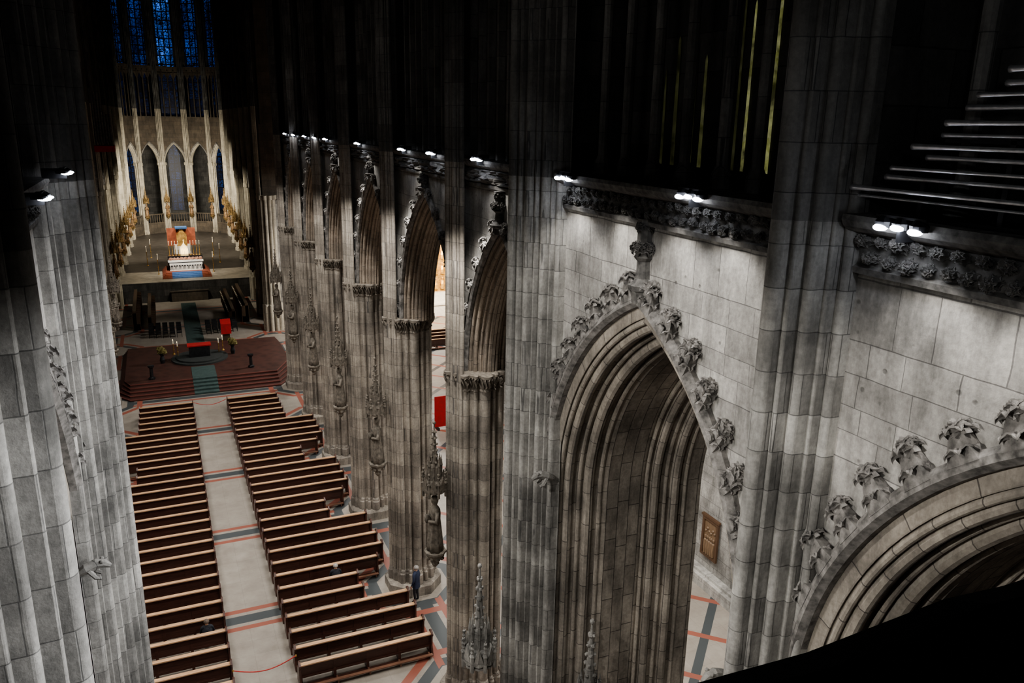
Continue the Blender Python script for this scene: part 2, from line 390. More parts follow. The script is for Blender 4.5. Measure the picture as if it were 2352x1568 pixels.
# ------------------------------------------------------------ near tower bays
XR=8.2; XL=-2.0
Y1,Y2,Y3=16.6,8.05,-.5
PR=lambda u,w,z:(XR+w,u,z)
PL=lambda u,w,z:(XL-w,u,z)
NP=[(0,0),(.015,-.1),(.02,-.25)]+rolls([(.11,-.33,.06),(.28,-.42,.115),(.52,-.53,.06),(.72,-.63,.13),(.98,-.74,.065)],(.03,-.27),(1.15,-.82))
NP+= [(2.1,-.84)]
NP+= rolls([(2.22,-.89,.055),(2.42,-.96,.12),(2.68,-1.04,.055),(2.9,-1.12,.125),(3.16,-1.19,.055)],(2.15,-.84),(3.6,-1.25))
HOOD=[(0,-.06),(-.12,-.05),(-.22,.03),(-.2,.12),(-.1,.2),(0,.2)]
ZS=11.25; AR=5.9; AA=3.6
WT=18.25
c1=(Y1+Y2)/2; c2=3.95
for (P,nm) in ((PR,'wall_south'),(PL,'wall_north')):
    for uc,dz in ((c1,0.08),(c2,.48)):
        full_arch(P,uc,AA,AR,ZS+dz,0,NP,HOOD,M['arch'],'tall moulded stone pointed arch with leafy crockets',22,10,1.04,
            (ZS+5.45+dz*.9,WT+.1),group='crocketed arches beneath the towers')
    b=B()
    panel(b,P,Y2,Y1,c1,AA,AR,ZS+.08,0,WT,0,22); panel(b,P,Y3,Y2,c2,AA,AR,ZS+.48,0,WT,0,22)
    b.add([P(Y3,0,0),P(-6,0,0),P(-6,0,43),P(Y3,0,43)],[(0,1,2,3)])
    b.add([P(Y1,0,0),P(17.5,0,0),P(17.5,3.7,0),P(17.5,3.7,WT),P(17.5,0,WT),P(Y1,0,WT)],[(0,1,4,5),(1,2,3,4)])
    b.mk(nm,M['ash'],kind='structure')

def cluster(P,uc,hw,circs,k0,k1,z0,z1,name,label,mat):
    n=150; pr=[]
    for i in range(n+1):
        u=-hw+2*hw*i/n; w=min(0.02,k0+k1*abs(u))
        for (cu,cw,r) in circs:
            q=r*r-(u-cu)**2
            if q>0: w=min(w,cw-math.sqrt(q))
        pr.append((u,w))
    o0=Vector(P(uc,0,z0)); rt=root(name,o0,label,'pier','clustered wall piers')
    Q=lambda u,w,z: tuple(Vector(P(u,w,z))-o0)
    def ring(z,s=1): return [Q(uc+u*s,w*s,z) for u,w in pr]
    B().loft([ring(z) for z in (z0+1.2,12,WT+.6)],False,False).mk('shaft',mat,parent=rt)
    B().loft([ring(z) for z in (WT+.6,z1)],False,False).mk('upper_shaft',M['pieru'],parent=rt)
    B().loft([ring(z0,1.22),ring(z0+.6,1.22),ring(z0+.75,1.1),ring(z0+1.1,1.1),ring(z0+1.25,1.0)],False,False).mk('base',mat,parent=rt)
    return rt
C1=[(0,-.82,.13),(.19,-.76,.05),(-.19,-.76,.05),(.34,-.6,.1),(-.34,-.6,.1),(.49,-.49,.045),(-.49,-.49,.045),(.64,-.34,.1),(-.64,-.34,.1),(.79,-.24,.045),(-.79,-.24,.045),(.95,-.12,.1),(-.95,-.12,.1)]
C2=[(0,-.8,.14),(.18,-.7,.05),(-.18,-.7,.05),(.3,-.48,.09),(-.3,-.48,.09),(.42,-.3,.045),(-.42,-.3,.045),(.53,-.12,.085),(-.53,-.12,.085)]
cluster(PR,Y1,1.12,C1,-.56,.62,0,43,'clustered_pier','massive grey stone clustered pier between tall arches',M['pier'])
cluster(PR,Y2,.62,C2,-.5,1.0,0,43,'clustered_pier','grey stone clustered pier beside arches and scarred ashlar wall',M['pier'])
cluster(PL,Y1,1.12,C1,-.56,.62,0,43,'clustered_pier','brightly lit pale stone clustered pier with vertical shafts',M['pier'])
cluster(PL,Y2,.62,C2,-.5,1.0,0,43,'clustered_pier','brightly lit smooth pale stone pier shafts',M['pier'])

TR=[0]
def cornice(P,u0,u1,zt,st,proj=.3,base=.0,near=False):
    b=B()
    prof=[(0,zt-.72),(-proj*.35,zt-.7),(-proj*.4,zt-.62),(-.04,zt-.58),(-.04,zt-.22),(-proj*.7,zt-.16),(-proj,zt-.1),(-proj*1.15,zt-.02),(-proj*1.1,zt+.05),(0.5,zt+.08)]
    b.loft([[P(u,base+w,z) for w,z in prof] for u in (u0,u1)],False,False)
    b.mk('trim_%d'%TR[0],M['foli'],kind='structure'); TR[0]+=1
    if near:
        q=B(); k=0; u=u0+.12
        while u<u1-.1:
            sc=.46*random.uniform(.85,1.15)
            m=Matrix.Rotation(random.uniform(0,6),4,'Z')@Matrix.Scale(sc,4)
            zc=zt-.39+(.09 if k%2 else -.09)
            V=[]
            for v in CB.V:
                p=m@Vector(v); V.append(P(u+p.x*1.05,base-.03-max(0,p.z)*.75,zc+p.y*.85+p.z*(.25 if k%2 else -.1)))
            q.add(V,CB.F)
            u+=.135; k+=1
        q.mk('trim_%d'%TR[0],M['foli'],kind='structure'); TR[0]+=1; return
    n=max(2,int((u1-u0)/st)); m=9; rows=[]
    for i in range(n+1):
        u=u0+(u1-u0)*i/n; row=[]
        for j in range(m+1):
            z=zt-.6+.42*j/m
            e=.0 if j in(0,m) else 1
            f=abs(noise.noise(Vector((u*6.5,z*7,1.3))))*1.3+abs(noise.noise(Vector((u*15,z*14,4))))*.7+.22*max(0,math.sin(u*2*pi/.42))-.1
            row.append(P(u,base-.04-e*.24*max(0,min(1,f)),z))
        rows.append(row)
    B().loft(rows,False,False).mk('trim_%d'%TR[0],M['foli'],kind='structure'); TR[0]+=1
ZC=18.92
for P in (PR,PL):
    cornice(P,Y2+.55,Y1-1,ZC,.035,near=True); cornice(P,Y3,Y2-.55,ZC,.035,near=True)

def trifor(P,u0,u1,nm,cols):
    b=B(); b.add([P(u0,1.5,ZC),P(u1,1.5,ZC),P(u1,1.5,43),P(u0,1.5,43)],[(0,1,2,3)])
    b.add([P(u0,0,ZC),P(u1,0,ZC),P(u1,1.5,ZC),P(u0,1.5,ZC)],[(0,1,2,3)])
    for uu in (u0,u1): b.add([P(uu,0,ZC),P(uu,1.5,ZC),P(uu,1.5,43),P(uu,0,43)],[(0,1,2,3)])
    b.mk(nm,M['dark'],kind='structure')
    for u in cols:
        rt=root('colonnette',P(u,.45,ZC+.05),'slender shade-toned stone colonnette of the upper gallery','column','gallery colonnettes')
        B().lathe([(.17,0),(.17,.25),(.12,.35),(.1,.4),(.1,7),(.17,7.2),(.17,7.4),(.1,7.6),(.1,23)],10).mk('shaft',M['pieru'],parent=rt)
ca=(9.3,10.07,10.95,12.0,13.0,14.0,14.9); cb_=(.5,1.5,2.5,3.5,4.5,5.5,6.5)
trifor(PR,Y2+.6,Y1-1,'wall_south',ca); trifor(PR,Y3,Y2-.6,'wall_south',cb_); trifor(PL,Y2+.6,Y1-1,'wall_north',ca); trifor(PL,Y3,Y2-.6,'wall_north',cb_)
WN=[0]
def win_or_lit_strip(V,mat):
    mk('window_or_lit_strip_%d'%WN[0],V,[tuple(range(len(V)))],mat,kind='structure'); WN[0]+=1
for (u,wd,g,z0,zt) in ((11.05,.055,'gy1',0,22.5),(11.07,.03,'gy3',3.6,26),(11.68,.045,'gy1',0,22.0),(11.69,.025,'gy3',3.1,24.5),(11.95,.04,'gy2',0,22.5),(12.95,.06,'gy3',0,21.2),(13.25,.04,'gy2',0,21.5),(13.85,.07,'gy2',0,21.6),(14.25,.05,'gy2',0,21)):  # glowing strips stand for lit stretches of back wall, not openings
    win_or_lit_strip([PR(u-wd,1.47,ZC+.3+z0),PR(u+wd,1.47,ZC+.3+z0),PR(u+wd*.6,1.47,zt),PR(u,1.47,zt+.1),PR(u-wd*.6,1.47,zt)],M[g])

# ------------------------------------------------------------ nave arcade
XC=2.0; CXO=6.9; ST=[23.0+7.4*i for i in range(6)]; ST[0]=22.75
SH=[]
for k in range(16):
    a=2*pi*k/16; big=(k%4==0); SH.append(((.8 if big else .79)*math.cos(a),(.8 if big else .79)*math.sin(a),.17 if big else (.12 if k%2==0 else .075)))
OUT=lobed(SH,.76,180)
def nave_pier(x,y,side,label,zc=12.0,top=43,grp='arcade piers of the nave'):
    out=OUT; mat='pierb'
    rt=root('arcade_pier',(x,y,0),label,'pier',grp)
    def ring(s,z): return [(px*s,py*s,z) for px,py in out]
    def octr(r,z): 
        R=[]
        for px,py in out:
            t=math.atan2(py,px); k=r/ max(abs(math.cos((t+pi/8)%(pi/4)-pi/8)),.1); R.append((k*math.cos(t),k*math.sin(t),z))
        return R
    B().loft([ring(1,1.1),ring(1,zc)],False).mk('shaft',M[mat],parent=rt)
    B().loft([octr(1.16,0),octr(1.16,.42),octr(1.08,.5),ring(1.13,.52),ring(1.13,.95),ring(1.07,1.0),ring(1.07,1.06),ring(1,1.15)]).mk('base',M[mat],parent=rt)
    rr=[]
    for i,(s,z) in enumerate([(1,zc-.2),(1.04,zc-.17),(1.0,zc-.1),(1.04,zc),(1.09,zc+.12),(1.11,zc+.22),(1.14,zc+.27),(1.14,zc+.35),(1.02,zc+.37)]):
        r=ring(s,z)
        if i in (3,4,5): r=[(p[0]*(1+.05*((j+i)%3-1)),p[1]*(1+.05*((j+i)%3-1)),p[2]) for j,p in enumerate(r)]
        rr.append(r)
    B().loft(rr).mk('capital',M['stat'],parent=rt)
    s=-side
    sh=((.93,0,.12),(.9,.16,.055),(.9,-.16,.055),(.84,.28,.09),(.84,-.28,.09),(.78,.41,.05),(.78,-.41,.05),(.7,.52,.08),(.7,-.52,.08))
    b=B()
    for (dx,dy,r) in sh: b.lathe([(r*1.5,.55),(r*1.5,.9),(r,1.1),(r,WT+.6)],10,(s*dx,dy))
    b.mk('vault_shaft',M[mat],parent=rt)
    b=B()
    for (dx,dy,r) in sh: b.lathe([(r,WT+.6),(r,top)],10,(s*dx,dy))
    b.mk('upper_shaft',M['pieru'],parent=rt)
    return rt
TH=1.3
_r=[(.07,-.06,.05),(.2,-.15,.07),(.34,-.23,.04),(.47,-.31,.07)]
AP=rolls(_r,(0,0),(.56,-.4))+[(.74,-.41)]+[(TH-w,d) for w,d in reversed(rolls(_r,(0,0),(.55,-.4)))]
NH=[(0,-.04),(-.1,-.03),(-.15,.05),(-.1,.14),(0,.14)]
XW=8.5
PNR=lambda u,w,z:(XW+w,u,z)
PNL=lambda u,w,z:(XC*2-XW-w,u,z)
RN=5.9
for P,sd,nm in ((PNR,1,'wall_south'),(PNL,-1,'wall_north')):
    for i,y in enumerate(ST):
        nave_pier(XC+sd*CXO,y,sd,'brown-grey sandstone clustered pier with leafy capital, standing on an octagonal base')
    b=B(); cen=[(19.9,2.6,17.2,ST[0])]+[((ST[i]+ST[i+1])/2,3.25,ST[i],ST[i+1]) for i in range(5)]
    for (uc,a,u0,u1) in cen:
        full_arch(P,uc,a,RN,12.3,12.3,AP,NH,M['archn'],'pointed arcade arch with carved crockets between nave piers',12,7 if uc<40 else 6,.7,(12.3+(5.35 if a>3 else 4.75),18.2),group='arcade arches of the nave')
        panel(b,P,u0,u1,uc,a,RN,12.3,12.3,WT,0,12); panel(b,P,u0,u1,uc,a,RN,12.3,12.3,WT,TH,12)
    b.mk(nm,M['ash'],kind='structure')
    b=B()
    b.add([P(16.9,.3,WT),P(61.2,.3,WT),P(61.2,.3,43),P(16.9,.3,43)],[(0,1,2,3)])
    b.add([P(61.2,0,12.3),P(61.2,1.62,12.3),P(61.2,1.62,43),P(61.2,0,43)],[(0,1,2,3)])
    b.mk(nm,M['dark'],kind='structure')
    cornice(P,17.5,61,ZC,.2,.25)
    b=B()
    for i in range(6):
        c=cen[i][0]
        for j in range(-4,5):
            u=c+j*.68; b.box(*sorted((P(u-.06,.1,0)[0],P(u-.06,.32,0)[0])),u-.06,u+.06,ZC,42)
    b.mk('trim_%d'%TR[0],M['pieru'],kind='structure'); TR[0]+=1

# ------------------------------------------------------------ aisles
mk('wall_south',[(21.3,-6,0),(21.3,60,0),(21.3,60,20),(21.3,-6,20)],[(0,1,2,3)],M['ash'],kind='structure')
mk('wall_south',[(32,60,0),(32,80,0),(32,80,20),(32,60,20)],[(0,1,2,3)],M['ash'],kind='structure')
mk('wall_east',[(9.5,81,0),(32,81,0),(32,81,20),(9.5,81,20)],[(0,1,2,3)],M['ash'],kind='structure')
mk('wall_north',[(-18,-6,0),(-18,60,0),(-18,60,20),(-18,-6,20)],[(0,1,2,3)],M['ash'],kind='structure')
mk('wall_east',[(-18,81,0),(-6.2,81,0),(-6.2,81,20),(-18,81,20)],[(0,1,2,3)],M['ash'],kind='structure')
b=B(); b.box(20.7,21.25,0,60,0,.5).box(20.9,21.25,0,60,.5,.62); b.mk('baseboard_south',M['ash'],kind='structure')
rt=root('carved_relief',(21.2,25.35,1.3),'dark brown carved wooden relief in a moulded frame on pale wall','relief')
q=B(); q.box(-.1,0,-.55,.55,0,.12).box(-.1,0,-.55,.55,1.75,1.9).box(-.1,0,-.55,-.42,.12,1.75).box(-.1,0,.42,.55,.12,1.75).box(-.14,0,-.6,.6,1.9,2.0); q.mk('frame',M['relf'],parent=rt)
q=B(); q.box(-.04,0,-.42,.42,.12,1.75)
for k in range(5): q.lathe([(.07,.15),(.1,.5),(.08,.8),(.03,.86),(.06,.92),(.06,1.0),(.02,1.05)],8,(-.06,-.28+.14*k))
for k in range(6): q.ball((-.05,-.3+.12*k,1.3+.1*math.sin(k*2)),.07,7,4)
q.mk('carving',M['relc'],parent=rt)
rt=root('winged_altarpiece',(27,79.5,0),'gilded carved winged altarpiece on a white altar table','altarpiece')
q=B(); q.box(-2.6,2.6,-.3,.1,2.4,7.5).box(-4.8,-2.7,-.1,.1,2.4,7.2).box(2.7,4.8,-.1,.1,2.4,7.2)
for i in range(13):
    for j in range(3):
        x=-4.4+.73*i; z0=2.7+1.6*j; q.lathe([(.25,z0),(.3,z0+.5),(.2,z0+.9),(.1,z0+1.0),(.14,z0+1.12),(.05,z0+1.25)],8,(x,-.35))
for i in range(9): q.lathe([(.12,7.4),(.1,8),(.02,8.8)],6,(-2.4+.6*i,-.1))
q.mk('shrine',M['golde'],parent=rt)
q=B(); q.box(-2.2,2.2,-1.6,-.3,0,1.2).box(-2.4,2.4,-1.7,-.3,1.2,1.35).box(-2.2,2.2,-.8,-.3,1.35,2.4); q.mk('altar_table',M['white'],parent=rt)
rt=root('display_screen',(17.2,47.5,0),'freestanding red panel screen standing in the side aisle','screen')
B().box(-1.6,1.6,-.04,.04,.15,2.3).mk('panel',M['red'],parent=rt)
B().box(-1.5,-1.35,-.35,.35,0,.15).box(1.35,1.5,-.35,.35,0,.15).mk('foot',M['blackm'],parent=rt)

# ------------------------------------------------------------ floodlights
def flood():
    rt=root('floodlight',(0,0,0),'glowing white LED floodlight cluster on a cornice','light fixture','cornice floodlights')
    for k in (-1,0,1):
        B().lathe([(.1,.03),(.11,.1),(.06,.16)],10,(.02,k*.24+.0*k)).mk('housing',M['blackm'],parent=rt)
        b=B(); b.ball((-.04,k*.24,.03+.02*(k==0)),.085,10,6,.5); b.mk('lens',M['lamp'],parent=rt,smooth=True)
    B().box(-.02,.02,-.34,.34,.15,.18).box(-.02,.34,-.02,.02,-.12,.16).mk('bracket',M['blackm'],parent=rt)
    return rt
FL=flood(); first=True
fl=[(7.78,y,-.06) for y in (14.9,10.55,6.55)]+[(8.05,y,.05) for y in (20.6,24.6,27.9,34.7,41.8,45,48,52,55.5)]
for (x,y,dz) in fl:
    if first: FL.location=(x,y,ZC+dz); first=False
    else: clone(FL,(x,y,ZC+dz))
for (x,y,dz) in ((-1.38,15.2,.12),(-1.42,12.3,-.03)): clone(FL,(x,y,ZC+dz),pi,scale=(1,.6,.6))

# ------------------------------------------------------------ organ pipes (horizontal)
rt=root('organ',(8.05,4,ZC+.05),'rank of horizontal metal organ trumpets stepped in length above cornice','organ')
ends=[(7.7,19.2),(7.4,19.31),(7.08,19.45),(6.85,19.57),(6.55,19.7),(6.6,19.82),(6.4,19.95),(6.22,20.08),(6.15,20.24),(5.9,20.36),(5.75,20.48),(5.6,20.6)]
for i,(ye,z) in enumerate(ends):
    x=-.2 if i%2 else .0; k=1 if i%3 else .75
    B().tube([(x,-3,z-ZC-.05),(x,ye-4-.5,z-ZC-.05),(x,ye-4-.05,z-ZC-.05),(x,ye-4,z-ZC-.05)],[.018*k,.026*k,.036*k,.04*k],10).mk('organ_pipe',M['steel'],parent=rt,smooth=True)
q=B()
for y in (.5,1.6,2.6): q.box(.05,.1,y-.03,y+.03,0,1.75-y*.5)
q.box(.05,.1,-3,3.2,.3,.34).box(.05,.1,-3,2.4,.9,.94).box(.02,.5,-3,3.2,0,.06)
q.mk('support_frame',M['blackm'],parent=rt)

# parapet
rings=[]
for i in range(90):
    x=-2.1+10.2*i/89; z=.018*noise.noise(Vector((x*4,1,1))); rings.append([(x,.62+a*1.0,19.44+c+z) for a,c in ((-.0,-1.3),(0,-.08),(-.03,-.03),(-.09,0),(-.25,.0),(-.33,-.04),(-.33,-1.3))])
o=B().loft(rings).mk('parapet',M['rail']); o['label']='black cloth-covered gallery parapet with uneven top edge'; o['category']='parapet'

# ------------------------------------------------------------ pews
def pew(L,label,g):
    rt=root('church_pew',(0,0,0),label,'pew',g); h=L/2-.04
    b=B(); b.box(-h,h,-.03,.03,.80,.92).box(-h,h,-.03,.03,.34,.44).box(-h,h,-.012,.012,.44,.80)
    n=max(2,round(L/1.3))
    for i in range(n+1):
        x=-h+2*h*i/n; b.box(max(-h,x-.05),min(h,x+.05),-.028,.028,.04,.80)
    b.mk('backrest',M['pewd'],parent=rt)
    B().box(-h-.02,h+.02,-.15,.05,.92,.95).box(-h,h,-.15,-.135,.95,.965).mk('book_ledge',M['pewl'],parent=rt)
    B().box(-h,h,.03,.40,.42,.45).mk('seat',M['pewm'],parent=rt)
    b=B(); b.box(-h,h,-.40,-.26,.16,.2)
    for i in range(n+1):
        x=-h+.1+(2*h-.2)*i/n; b.box(x-.03,x+.03,-.38,-.1,.04,.16)
    b.mk('kneeler',M['pewm'],parent=rt)
    b=B()
    for i in range(n+1):
        x=-h+2*h*i/n; b.box(max(-h,x-.04),min(h,x+.04),.03,.38,.02,.42)
    b.box(-h-.05,h+.05,-.06,.06,0,.04); b.mk('plinth',M['pewd'],parent=rt)
    prof=[(-.2,.0),(.46,0),(.46,.1),(.42,.3),(.46,.5),(.44,.6),(.3,.64),(.16,.7),(.1,.85),(.1,1.0),(.04,1.06),(-.06,1.07),(-.12,1.03),(-.2,.97),(-.2,.9),(-.12,.8),(-.1,.4),(-.2,.1)]
    for s in (-1,1):
        b=B(); b.loft([[(s*(h+.0),y,z) for y,z in prof],[(s*(h+.07),y,z) for y,z in prof]]); b.mk('bench_end',M['pewd'],parent=rt)
    return rt
rows=[]
for k in range(-1,5):
    for j in range(7):
        y=30.4+7.4*(k)+1.35+j*1.057
        if 24.6<y<57.0: rows.append((y,j,k))
proto={}
for (y,j,k) in rows:
    farend=y>53.5
    L=3.35 if (j>=5 or farend) else (4.5 if j==0 else 5.0)
    for sd in (1,-1):
        x0=XC+sd*1.12; x=x0+sd*L/2
        lab='long dark wooden church pew with pale polished book ledge' if L>4 else 'short dark wooden church pew beside a pier'
        if L not in proto:
            proto[L]=pew(L,lab,'rows of nave pews'); proto[L].location=(x,y,0)
        else: clone(proto[L],(x,y,0))
for i in range(4):
    n=clone(proto[3.35],(22.5,66+1.1*i,0),label='dark wooden pew in the transept before an altarpiece'); n['group']='transept pews'
def rope(x0,x1,y,z,sag):
    rt=root('rope_barrier',((x0+x1)/2,y,0),'sagging red rope strung across the central aisle','rope'); xc=(x0+x1)/2
    pts=[(x0-xc+(x1-x0)*i/16,0,z-sag*math.sin(pi*i/16)) for i in range(17)]
    B().tube(pts,.02,6).mk('rope',M['rope'],parent=rt)
    for x in (x0-xc,x1-xc): B().lathe([(.02,z-.04),(.035,z-.02),(.035,z+.02),(.02,z+.04)],8,(x,0)).mk('hook',M['gold'],parent=rt)
rope(XC-1.1,XC+1.1,26.0,.9,.3); rope(XC-1.1,XC+1.1,56.1,.9,.3)

# ------------------------------------------------------------ statues + canopies
def robed(b,s=1,z0=0):
    rings=[]
    for (z,rx,ry,f) in ((0,.3,.26,.12),(.3,.27,.24,.14),(.8,.24,.2,.12),(1.15,.22,.17,.1),(1.35,.26,.18,.07),(1.5,.27,.17,.03),(1.58,.17,.13,0),(1.63,.08,.08,0),(1.69,.08,.09,0),(1.76,.11,.12,0),(1.85,.12,.13,0),(1.94,.1,.11,0),(1.99,.04,.05,0)):
        rings.append([(s*rx*(1+f*math.cos(7*2*pi*j/28))*math.cos(2*pi*j/28),s*ry*(1+f*math.sin(6*2*pi*j/28))*math.sin(2*pi*j/28),z0+s*z) for j in range(28)])
    b.loft(rings)
    for sd in (-1,1):
        b.tube([(sd*.22*s,0,z0+1.48*s),(sd*.32*s,-.03*s,z0+1.15*s),(sd*.12*s,-.26*s,z0+1.15*s)],[.08*s,.09*s,.06*s],8)
    b.box(-.05*s,.12*s,-.34*s,-.24*s,z0+1.1*s,z0+1.35*s)
    return b
def canopy(b,z0,sc=1,h=2.4):
    b.lathe([(.34*sc,z0),(.42*sc,z0+.06),(.4*sc,z0+.3),(.3*sc,z0+.4),(.24*sc,z0+.45),(.2*sc,z0+.9),(.12*sc,z0+1.0),(.06*sc,z0+h*.72),(.015*sc,z0+h)],8,ph=pi/8)
    for k in range(8):
        a=k*pi/4; c=(.4*sc*math.cos(a),.4*sc*math.sin(a))
        b.lathe([(.05*sc,z0-.1),(.055*sc,z0+.35),(.075*sc,z0+.38),(.04*sc,z0+.45),(.008,z0+.85)],5,c)
        for j in range(3): b.ball((c[0],c[1],z0+.5+.12*j),.05*sc,5,3,1,.3)
        a+=pi/8; c=Vector((.4*sc*math.cos(a),.4*sc*math.sin(a),0)); t=Vector((-math.sin(a),math.cos(a),0))
        p=[c-t*.14*sc+Vector((0,0,z0+.1)),c+t*.14*sc+Vector((0,0,z0+.1)),c*1.08+Vector((0,0,z0+.65))]
        q=[x*.85 for x in p]; 
        for w in q: w.z/= .85
        b.loft([p,q])
        c2=(.22*sc*math.cos(a),.22*sc*math.sin(a)); b.lathe([(.035*sc,z0+.4),(.04*sc,z0+.9),(.05*sc,z0+.95),(.006,z0+1.3)],5,c2)
        for j in range(2): b.ball((c2[0],c2[1],z0+1.0+.12*j),.035*sc,5,3,1,.3)
    for j in range(6):
        zz=z0+1.05+(h-1.15)*j/6; r=(.11-.014*j)*sc
        for k in range(4):
            a=k*pi/2+j*.4; b.ball((r*1.2*math.cos(a),r*1.2*math.sin(a),zz),.045*sc,5,3,1,.3)
    b.ball((0,0,z0+h),.06*sc,6,4)
def console(b,z0):
    b.lathe([(.04,z0),(.14,z0+.12),(.12,z0+.2),(.26,z0+.38),(.34,z0+.5),(.38,z0+.55),(.38,z0+.62),(.3,z0+.64)],8,ph=pi/8)
    for k in range(8): b.ball((.24*math.cos(k*pi/4),.24*math.sin(k*pi/4),z0+.38),.09,6,4,1,.3)
def statue(label,mf,mc,grp):
    rt=root('statue',(0,0,0),label,'statue',grp)
    b=B(); console(b,-.64); b.mk('console',mc,parent=rt)
    b=B(); robed(b); b.mk('figure',mf,parent=rt,smooth=True)
    b=B(); canopy(b,2.15); b.mk('canopy',mc,parent=rt)
    return rt
SN=statue('weathered robed stone saint on a leafy console under spired canopy',M['stat'],M['stat'],'saints on the nave piers')
first=True
for y in ST:
    for sd in (1,-1):
        x=XC+sd*(CXO-1.45); r=-pi/2 if sd>0 else pi/2
        if first: SN.location=(x,y,6.1); SN.rotation_euler=(0,0,r); first=False
        else: clone(SN,(x,y,6.1),r)
def pin(loc,label,sc,rot=0):
    rt=root('canopy',loc,label,'canopy'); b=B(); canopy(b,0,sc,2.8); b.mk('spire',M['pier'],parent=rt)
    b=B(); b.lathe([(.3*sc,-.12),(.4*sc,-.05),(.4*sc,0)],8,ph=pi/8); b.mk('base',M['pier'],parent=rt)
pin((6.7,16.8,6.2),'pale stone spired canopy with pinnacles on a big pier',1.1)
pin((8.75,14.5,5.5),'stone spired canopy set against the arch jamb',1.2)
pin((-.75,16.2,5.2),'pale stone spired canopy on brightly lit pier',.9)
def beast(loc,rz,label):
    rt=root('gargoyle',loc,label,'carving'); rt.rotation_euler=(0,0,rz); rt.scale=(.85,.85,.85)
    b=B(); b.tube([(-.25,0,-.1),(-.05,0,.0),(.15,0,.08),(.3,0,.06),(.42,0,-.02)],[.06,.13,.12,.1,.05],8)
    b.tube([(.0,.08,-.02),(.12,.14,-.18),(.22,.12,-.22)],[.06,.045,.04],6); b.tube([(.0,-.08,-.02),(.12,-.14,-.18),(.22,-.12,-.22)],[.06,.045,.04],6)
    b.ball((.26,.08,.15),.045,6,4); b.ball((.26,-.08,.15),.045,6,4); b.mk('body',M['pier'],parent=rt)
beast((7.82,15.45,11.9),pi,'small crouching carved beast projecting from hood mould')
beast((-1.8,15.0,11.9),0,'small crouching carved beast projecting from the pier')
beast((7.82,8.8,11.2),pi,'small crouching carved beast at the hood mould end')

# ------------------------------------------------------------ crossing sanctuary
rt=root('sanctuary_platform',(XC,60.4,0),'dark red stepped altar platform with a green central carpet','platform')
for i in range(5):
    o=i*.5; z=.13*(i+1)
    poly=[(-6+o*.2,12.5),(-6+o*.2,1.2+o),(-5.2,0+o),(5.4,0+o),(7.0-o*.2,2.6+o),(7.0-o*.2,12.5)]
    B().loft([[(x,y,z-.13) for x,y in poly],[(x,y,z) for x,y in poly]]).mk('step',M['redf'],parent=rt)
    e=B(); 
    for (p,q_) in ((1,2),(2,3),(3,4)):
        A=Vector((*poly[p],z)); C=Vector((*poly[q_],z)); dd=Vector((0,.1,0)); e.add([A+Vector((0,-.01,.006)),C+Vector((0,-.01,.006)),C+dd+Vector((0,0,.006)),A+dd+Vector((0,0,.006)),A+Vector((0,-.01,-.05)),C+Vector((0,-.01,-.05))],[(0,1,2,3),(4,5,1,0)])
    e.mk('step_nosing',M['rede'],parent=rt)
b=B()
for i in range(5): b.box(-.85,.9,i*.5-.02,i*.5+.52,.13*(i+1)-.13,.13*(i+1)+.015)
b.box(-.85,.9,2.4,5.2,.65,.67)
b.mk('carpet',M['teal'],parent=rt)
ZP=.65
rt=root('round_dais',(1.95,68,ZP),'low round green stepped dais under the crossing altar','dais')
B().lathe([(2.2,0),(2.2,.12),(1.85,.12),(1.85,.24)],40).mk('step',M['tealb'],parent=rt)
rt=root('altar',(1.95,68,ZP+.24),'dark block altar draped with a bright red cloth','altar')
B().box(-.8,.8,-.45,.45,0,.95).mk('block',M['black'],parent=rt)
B().box(-.92,.92,-.5,.5,.95,.98).box(-.92,.92,-.52,-.5,.89,.98).box(-.92,.92,.5,.52,.89,.98).mk('altar_cloth',M['red'],parent=rt)
rt=root('lectern',(4.6,75.5,0),'red draped lectern with sloping top','lectern')
B().box(-.3,.3,-.3,.3,0,1.6).mk('body',M['oak'],parent=rt)
B().box(-.45,.45,-.42,-.4,.7,1.65).add([(-.45,-.42,1.65),(.45,-.42,1.65),(.45,.42,1.95),(-.45,.42,1.95)],[(0,1,2,3)]).mk('cloth',M['red'],parent=rt)
def bollard(x,y):
    rt=root('pillar_stand',(x,y,ZP),'short dark stone pillar stand on the red platform','stand','pillar stands')
    B().lathe([(.25,0),(.25,.12),(.13,.18),(.12,.85),(.22,.95),(.24,1.08),(.1,1.1)],10).mk('pillar',M['black'],parent=rt); return rt
bollard(-1.7,63.4); bollard(5.6,64.0)
def vase(x,y):
    rt=root('flower_arrangement',(x,y,ZP),'golden yellow flower arrangement in dark vase beside altar','flowers','altar flowers')
    B().lathe([(.15,0),(.2,.3),(.12,.6),(.2,.8)],10).mk('vase',M['blackm'],parent=rt)
    b=B(); b.leafball((0,0,1.05),.33,(1,.9,.9),6,20,14); b.leafball((.2,-.1,.95),.2,(1,1,1),8); b.leafball((-.2,0,1.2),.2,(1,1,1),8)
    b.mk('bouquet',M['leaf'],parent=rt)
vase(-.9,67.5); vase(4.6,68.5)
def cstick(x,y,z,h,label,g,mat='gold'):
    rt=root('candlestick',(x,y,z),label,'candlestick',g)
    B().lathe([(.14,0),(.12,.05),(.04,.12),(.035,h*.3),(.06,h*.34),(.03,h*.4),(.03,h*.7),(.08,h*.74),(.02,h*.75)],8).mk('stem',M[mat],parent=rt)
    B().lathe([(.035,h*.75),(.035,h)],8).mk('candle',M['wax'],parent=rt)
    B().lathe([(.005,h),(.02,h+.04),(.003,h+.12)],6).mk('flame',M['flame'],parent=rt)
    return rt
c0=cstick(.3,68.6,ZP+.12,1.2,'lit candle in a tall candlestick by the altar','crossing candles')
